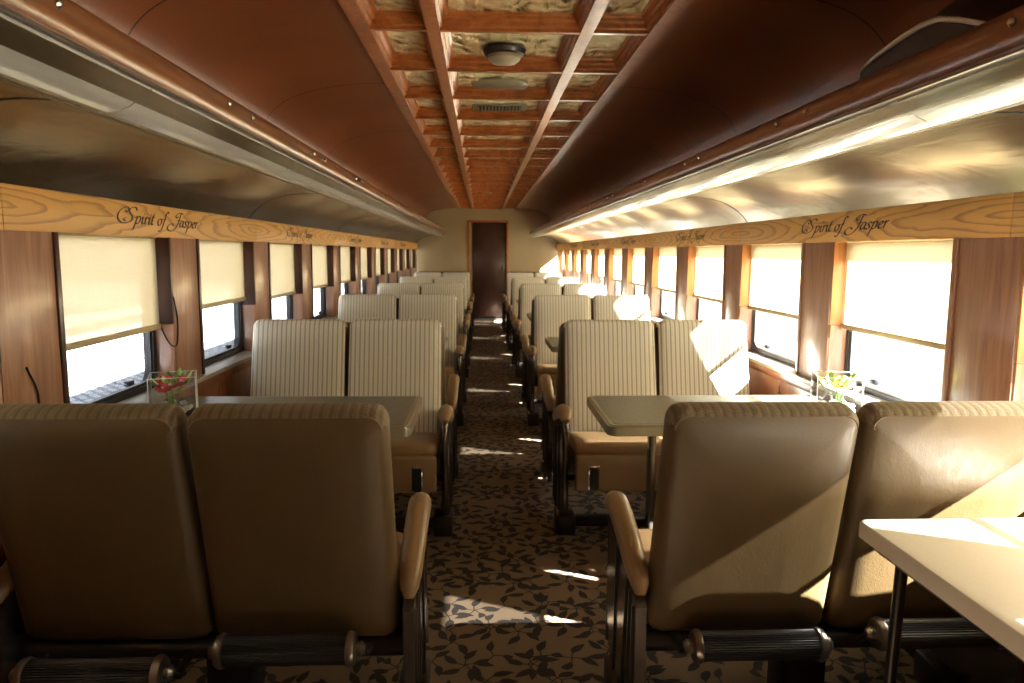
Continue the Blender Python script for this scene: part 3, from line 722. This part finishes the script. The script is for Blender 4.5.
def make_seat(label, cat='seat'):
    t = thing('double_coach_seat', label, cat, (0, 0, 0), 0, None)
    # backrests
    b0 = None
    for cx in CXS:
        if b0 is None:
            b0 = obj('backrest', gv, 'vinyl', t, 50); b0.location.x = cx
            f0 = obj('striped_cover', gf, 'stripe', b0, 50, 'pale striped fabric front and top of the backrest'); p0 = obj('seam', gp, 'thread', b0, 60); cr0 = obj('top_cover', gc_, 'crest', b0, 50, 'gathered striped strip over the top edge, brown shade in its colour')
            c0_ = obj('seat_cushion', cushion(), 'tan', t, 50); c0_.location.x = cx
            # upholstered fascia with a cut-out notch
            fg = G(); fx = 0.236
            fg.box(-fx, fx, 0.565, 0.598, 0.255, 0.425, 0.014)
            fa0 = obj('fascia', fg, 'tan', t, 50); fa0.location.x = cx
            n0 = obj('notch_frame', G().box(-0.026, 0.026, 0.594, 0.5995, 0.268, 0.378, 0.002), 'chrome', fa0); n0.location = (-0.15, 0, 0)
            n1 = obj('notch_hole', G().box(-0.018, 0.018, 0.596, 0.6015, 0.264, 0.369), 'black_line', fa0); n1.location = (-0.15, 0, 0)
        else:
            b = inst('backrest', b0, t, (cx, 0, 0)); inst('striped_cover', f0, b)['label'] = f0['label']; inst('seam', p0, b); inst('top_cover', cr0, b)['label'] = cr0['label']
            inst('seat_cushion', c0_, t, (cx, 0, 0)); fa = inst('fascia', fa0, t, (cx, 0, 0))
            inst('notch_frame', n0, fa, (0.15, 0, 0)); inst('notch_hole', n1, fa, (0.15, 0, 0))
    # arms and side panels
    for s in (-1, 1):
        x = s*0.515
        pts = [(x, 0.115, 0.468), (x, 0.125, 0.492), (x, 0.17, 0.512), (x, 0.27, 0.550), (x, 0.39, 0.583), (x, 0.465, 0.592), (x, 0.505, 0.585), (x, 0.528, 0.565)]
        obj('armrest', G().tube(pts, [0.012, 0.024, 0.030, 0.033, 0.034, 0.035, 0.032, 0.016], 14), 'tan', t, 60)
        poly = [(0.10, 0.05), (0.40, 0.05), (0.50, 0.16), (0.525, 0.30), (0.50, 0.50), (0.48, 0.562), (0.38, 0.55), (0.16, 0.49), (0.10, 0.44)]
        sp = obj('side_panel', G().prism(poly, x-0.014, x+0.014, 'x'), 'panel_metal', t, 30)
        for a, b in (((0.135, 0.43), (0.135, 0.08)), ((0.175, 0.455), (0.20, 0.08)), ((0.215, 0.47), (0.265, 0.08)), ((0.36, 0.51), (0.385, 0.10))):
            xs = x+s*0.014
            obj('rib', G().tube([(xs, a[0], a[1]), (xs, b[0], b[1])], 0.006, 6), 'iron', sp)
        obj('arm_post', G().tube([(x, 0.49, 0.558), (x, 0.532, 0.525), (x, 0.54, 0.46), (x, 0.528, 0.35), (x, 0.522, 0.22), (x, 0.50, 0.13)], [0.017, 0.015, 0.012, 0.013, 0.016, 0.02], 10), 'panel_metal', t, 60)
        obj('foot', G().box(s*0.50-0.045, s*0.50+0.045, 0.33, 0.47, 0.0, 0.10, 0.01), 'iron', t)
    # frame
    obj('rear_rail', G().tube([(-0.515, 0.185, 0.305), (0.515, 0.185, 0.305)], 0.030, 10).box(-0.50, 0.50, 0.20, 0.235, 0.30, 0.345, 0.004), 'iron', t, 50)
    obj('seat_frame', G().box(-0.495, 0.495, 0.22, 0.50, 0.315, 0.392, 0.006), 'iron', t)
    obj('pedestal', G().box(-0.06, 0.06, 0.25, 0.38, 0.03, 0.32, 0.008).box(-0.50, 0.50, 0.27, 0.35, 0.0, 0.035, 0.004), 'iron', t)
    return t

def footrest(t, cx, y, z, tilt):
    g = G(); n = 76; L = 0.152; v = []
    for xx in (-L, L):
        for k in range(n):
            a = 2*PI*k/n; r = 0.037 if k % 2 else 0.035; v.append((xx, r*math.cos(a), r*math.sin(a)))
    g.add(v, [(k, (k+1) % n, n+(k+1) % n, n+k) for k in range(n)]+[tuple(range(n))[::-1], tuple(range(n, 2*n))])
    o = obj('footrest', g, 'rubber', t, 0); o.location = (cx, y, z)
    for s in (-1, 1):
        obj('end_cap', G().lathe([(0.036, s*0.150), (0.042, s*0.152), (0.043, s*0.160), (0.038, s*0.170), (0.020, s*0.174)], n=22, axis='x'), 'endcap', o, 40)
        obj('hub', G().lathe([(0.017, s*0.172), (0.019, s*0.186), (0.010, s*0.194)], n=12, axis='x'), 'endcap', o, 40)
        obj('bracket', G().tube([(s*0.184, 0, -0.004), (s*0.190, 0.03, -0.028), (s*0.190, 0.07, -0.04+tilt*0.2), (s*0.185, 0.185-y-0.01, 0.305-z)], [0.012, 0.013, 0.012, 0.014], 8, flat=(1, 0.7)), 'iron', o, 40)
    return o

SX = 0.795
A0Y, T0Y = 1.655, 3.79
NEARW = ['', 'next', 'third', 'fourth', 'fifth', 'sixth']
proto = make_seat('brown vinyl double coach seat seen from behind, nearest on the left of the aisle')
footrest(proto, 0.215, 0.065, 0.362, 0); footrest(proto, -0.245, 0.035, 0.325, 0.1)
proto.location = (-0.812, A0Y, 0); proto['group'] = 'double coach seats in rows'
sr = dup(proto, (0.818, A0Y, 0), 0, 'brown vinyl double seat seen from behind, nearest right, sunlit beside the white table')
for ch in sr.children:
    if ch.name.startswith('footrest'):
        ch.location = (ch.location.x+(0.0 if ch.location.x > 0 else 0.0), ch.location.y, ch.location.z)
fr = sorted([c for c in sr.children if c.name.startswith('footrest')], key=lambda c: c.location.x)
fr[0].location = (-0.217, 0.07, 0.35); fr[1].location = (0.27, 0.09, 0.365)
RW = ['first', 'second', 'third', 'fourth', 'fifth', 'sixth']
for sg, side in ((-1, 'left'), (1, 'right')):
    for k in range(0, 5):
        q = dup(proto, (sg*SX, T0Y+k*BAY, 0), PI, 'pale striped double seat facing the camera, %s such row %s of the aisle' % (RW[k], side))
        q.scale.z = 1.02
        for b in q.children:
            for c in b.children:
                if c.name.startswith('top_cover'):
                    c.material_slots[0].link = 'OBJECT'; c.material_slots[0].material = M['stripe']; c['label'] = 'pale striped fabric strip over the top edge'
    for k in range(1, 6):
        q = dup(proto, (sg*SX, A0Y+0.04+k*BAY, 0), 0, 'double seat facing away, back to back with the %s striped row on the %s' % (RW[k-1], side))
        q.scale.z = 0.98

# ------------------------------------------------------------------ dining tables
def chamfer(x0, x1, y0, y1, c):
    return [(x0+c*0.35, y0+0), (x1, y0), (x1, y1), (x0+c*0.35, y1), (x0, y1-c*0.35), (x0, y0+c*0.35)] if c else [(x0, y0), (x1, y0), (x1, y1), (x0, y1)]
def make_table(label):
    t = thing('dining_table', label, 'table', (0.35, 2.81, 0), 0, 'grey green tables between facing seats')
    o_ = []
    def corner(r, ins):
        a0, a1, b0, b1 = ins, 1.005, -0.285+ins, 0.285-ins; P = [(a1, b0), (a1, b1)]
        for i in range(5): th = PI/2+PI/2*i/4; P.append((a0+r+r*math.cos(th), b1-r+r*math.sin(th)))
        for i in range(5): th = PI+PI/2*i/4; P.append((a0+r+r*math.cos(th), b0+r+r*math.sin(th)))
        return P
    obj('edge_band', G().prism(corner(0.035, 0), 0.695, 0.729, 'z').prism(corner(0.028, 0.010), 0.729, 0.733, 'z'), 'table_edge', t, 40)
    obj('tabletop', G().prism(corner(0.02, 0.026), 0.733, 0.7345, 'z'), 'lino', t)
    obj('leg', G().box(0.215, 0.24, -0.03, 0.03, 0.02, 0.696, 0.006), 'panel_metal', t)
    obj('foot', G().box(0.14, 0.305, -0.10, 0.10, 0.0, 0.022, 0.006), 'iron', t)
    obj('wall_bracket', G().box(0.96, 1.0, -0.2, 0.2, 0.655, 0.696, 0.004), 'iron', t)
    return t
tb = make_table('grey green dining table behind the nearest right seat, thin leg visible')
tb.location = (0.345, 2.81, 0)
tl = dup(tb, (-0.365, 2.81, 0), PI, 'grey green dining table behind the nearest left seat, red flowers on it')
for sg, side in ((1, 'right'), (-1, 'left')):
    for k in range(1, 5):
        dup(tb, (sg*0.355, 2.81+k*BAY, 0), 0 if sg > 0 else PI, 'dining table between the %s and %s striped rows on the %s' % (RW[k-1], RW[k], side))

# ------------------------------------------------------------------ bouquets in clear boxes
def bouquet(loc, label, petal, foliage, nflow, rz):
    t = thing('flower_arrangement', label, 'flowers', loc, rz, None)
    t.scale = (1.25, 1.25, 1.15)
    a, h, th = 0.064, 0.132, 0.002
    g = G().box(-a, a, -a, -a+th, 0, h).box(-a, a, a-th, a, 0, h).box(-a, -a+th, -a+th, a-th, 0, h).box(a-th, a, -a+th, a-th, 0, h).box(-a, a, -a, a, 0, th)
    obj('clear_box', g, 'acrylic', t, 0)
    g = G(); e = 0.0016
    for ex in (-a, a):
        for ey in (-a, a): g.box(ex-e, ex+e, ey-e, ey+e, 0, h)
    for q in (-a, a): g.box(-a, a, q-e*0.7, q+e*0.7, h-e, h+e*0.3).box(q-e*0.7, q+e*0.7, -a, a, h-e, h+e*0.3)
    obj('polished_edges', g, 'edge_acrylic', t, 0)
    g = G()
    for i in range(60):
        r = R.uniform(0.006, 0.011); c = (R.uniform(-0.045, 0.045), R.uniform(-0.045, 0.045), R.uniform(0.01, 0.035))
        g.lathe([(r*0.3, -r*0.8), (r*0.9, -r*0.35), (r, 0.1*r), (r*0.5, 0.7*r)], c, 6)
    pb = obj('pebbles', g, 'pebble', t); pb['kind'] = 'stuff'
    for i in range(nflow):
        a_ = R.uniform(0, 6.28); c = Vector((0.024*math.cos(a_)*(i > 0)-0.0, 0.024*math.sin(a_)*(i > 0)-0.01, 0.090+0.02*R.random()))
        obj('stem', G().tube([(c.x*0.4, c.y*0.4, 0.03), (c.x*0.8, c.y*0.8, 0.07), c], 0.002, 5), 'leaf', t)
        g = G(); hd = Vector((R.uniform(-.4, .4), R.uniform(-.8, -.2), 0.8)).normalized(); q = hd.to_track_quat('Z', 'Y').to_matrix()
        for lay, (rl, lift, npet) in enumerate(((0.027, 0.4, 9), (0.019, 0.9, 7))):
            for k in range(npet):
                an = 2*PI*k/npet+lay*0.3; ps = []
                for (u, wv) in ((0.003, 0.0), (rl*0.5, rl*0.26), (rl*0.85, rl*0.22), (rl, 0), (rl*0.85, -rl*0.22), (rl*0.5, -rl*0.26)):
                    p = Vector((u*math.cos(an)-wv*math.sin(an), u*math.sin(an)+wv*math.cos(an), u*lift*(1-u*8))); ps.append(c+q@p)
                g.add(ps, [(0, 1, 2, 3, 4, 5)])
        fo = obj('flower', g, petal, t, 0)
        obj('flower_centre', G().lathe([(0.008, 0), (0.007, 0.004), (0.003, 0.007)], c+hd*0.004, 8), 'paper_white', fo)
    for i in range(12):
        a_ = i*2.4; b = Vector((0.035*math.cos(a_), 0.035*math.sin(a_), 0.075+0.03*R.random())); d = Vector((math.cos(a_)*0.5, math.sin(a_)*0.5, R.uniform(0.3, 1.1))).normalized(); s = d.cross(Vector((0, 0, 1))).normalized()
        L = R.uniform(0.035, 0.06); nn = s.cross(d)
        ps = [b, b+d*L*0.4+s*0.011+nn*0.003, b+d*L*0.75+s*0.008, b+d*L, b+d*L*0.75-s*0.008, b+d*L*0.4-s*0.011+nn*0.003, b+d*L*0.5-nn*0.003]
        obj('leaf', G().add(ps, [(0, 1, 6), (1, 2, 6), (2, 3, 6), (3, 4, 6), (4, 5, 6), (5, 0, 6)]), foliage if i % 3 else 'leaf', t, 0)
    return t
bouquet((-1.275, 2.74, 0.7345), 'clear square box of red flowers and green leaves on the left table by the window', 'red_petal', 'leaf_pale', 6, 0.35)
bouquet((1.270, 2.72, 0.7345), 'clear square box of yellow flowers, washed out by sun, on the right table', 'yellow_petal', 'leaf_pale', 3, -0.3)

# ------------------------------------------------------------------ near white folding table
t = thing('folding_table', 'white folding table with rounded corner and black legs, bright in the sun, nearest right corner', 'table', (1.075, 1.17, 0))
V = rrect(0.30, 0.44, 0.018, 5)
g = G(); n = len(V); rs = [(0.010, 0.686), (0.0, 0.692), (0.0, 0.724), (0.004, 0.730), (0.012, 0.732)]
vs = []
for ins, z in rs: vs += [(x*(1-ins/0.30), y*(1-ins/0.44), z) for x, y in V]
fs_ = [(r*n+i, r*n+(i+1) % n, (r+1)*n+(i+1) % n, (r+1)*n+i) for r in range(4) for i in range(n)]+[tuple(range(n))[::-1], tuple(range(4*n, 5*n))]
obj('tabletop', g.add(vs, fs_), 'white_table', t, 40)
obj('apron', G().box(-0.265, 0.265, -0.40, -0.375, 0.66, 0.687, 0.003).box(-0.265, 0.265, 0.375, 0.40, 0.66, 0.687, 0.003).box(-0.275, -0.255, -0.40, 0.40, 0.668, 0.687, 0.003).box(0.255, 0.275, -0.40, 0.40, 0.668, 0.687, 0.003), 'iron', t)
for sx in (-1, 1):
    for sy in (-1, 1):
        obj('leg', G().tube([(sx*0.24, sy*0.345, 0.675), (sx*0.25, sy*0.36, 0.02), (sx*0.25, sy*0.36, 0.0)], [0.014, 0.013, 0.017], 10), 'iron', t, 50)
for sy in (-1, 1):
    obj('crossbar', G().tube([(-0.248, sy*0.357, 0.18), (0.248, sy*0.357, 0.18)], 0.009, 8), 'iron', t, 50)

# ------------------------------------------------------------------ cords on the left pilasters
def cord(pts, label):
    o = obj('cord', G().tube([tuple(p) for p in [Vector(q).to_3d() for q in cr3(pts)]], 0.0028, 6), 'rubber', None, 60); return tag(o, label, 'cord')
def cr3(pts, n=8):
    out = []; P = [Vector(p) for p in pts]; P = [2*P[0]-P[1]]+P+[2*P[-1]-P[-2]]
    for i in range(1, len(P)-2):
        for k in range(n):
            t = k/n; a, b, c, d = P[i-1], P[i], P[i+1], P[i+2]
            out.append(0.5*((2*b)+(c-a)*t+(2*a-5*b+4*c-d)*t*t+(3*b-a-3*c+d)*t**3))
    out.append(P[-2]); return out
yp = Y0+PW-PIL
cord([(-1.452, yp-0.003, 1.035), (-1.43, yp-0.006, 0.985), (-1.404, yp-0.012, 0.955), (-1.397, yp+0.02, 0.96), (-1.396, yp+0.035, 1.05), (-1.396, yp+0.005, 1.16)], 'thin black cord looped on the pilaster between first and second left windows')
cord([(-1.396, Y0-0.20, 1.02), (-1.396, Y0-0.155, 0.93), (-1.396, Y0-0.17, 0.82), (-1.396, Y0-0.21, 0.79)], 'thin black cord hanging on the nearest left pilaster at the frame edge')

# ------------------------------------------------------------------ outside
gr = struct(obj('ground', G().box(-60, 60, -40, 60, -1.35, -1.25), 'gravel', smooth=0))
pv = struct(obj('trim_1', G().box(-9.0, -1.95, -30, 50, -1.25, -0.50), 'pavers', smooth=0))
cb = struct(obj('trim_2', G().box(-14.6, -14.3, -30, 50, -1.25, -0.95), 'sill', smooth=0))
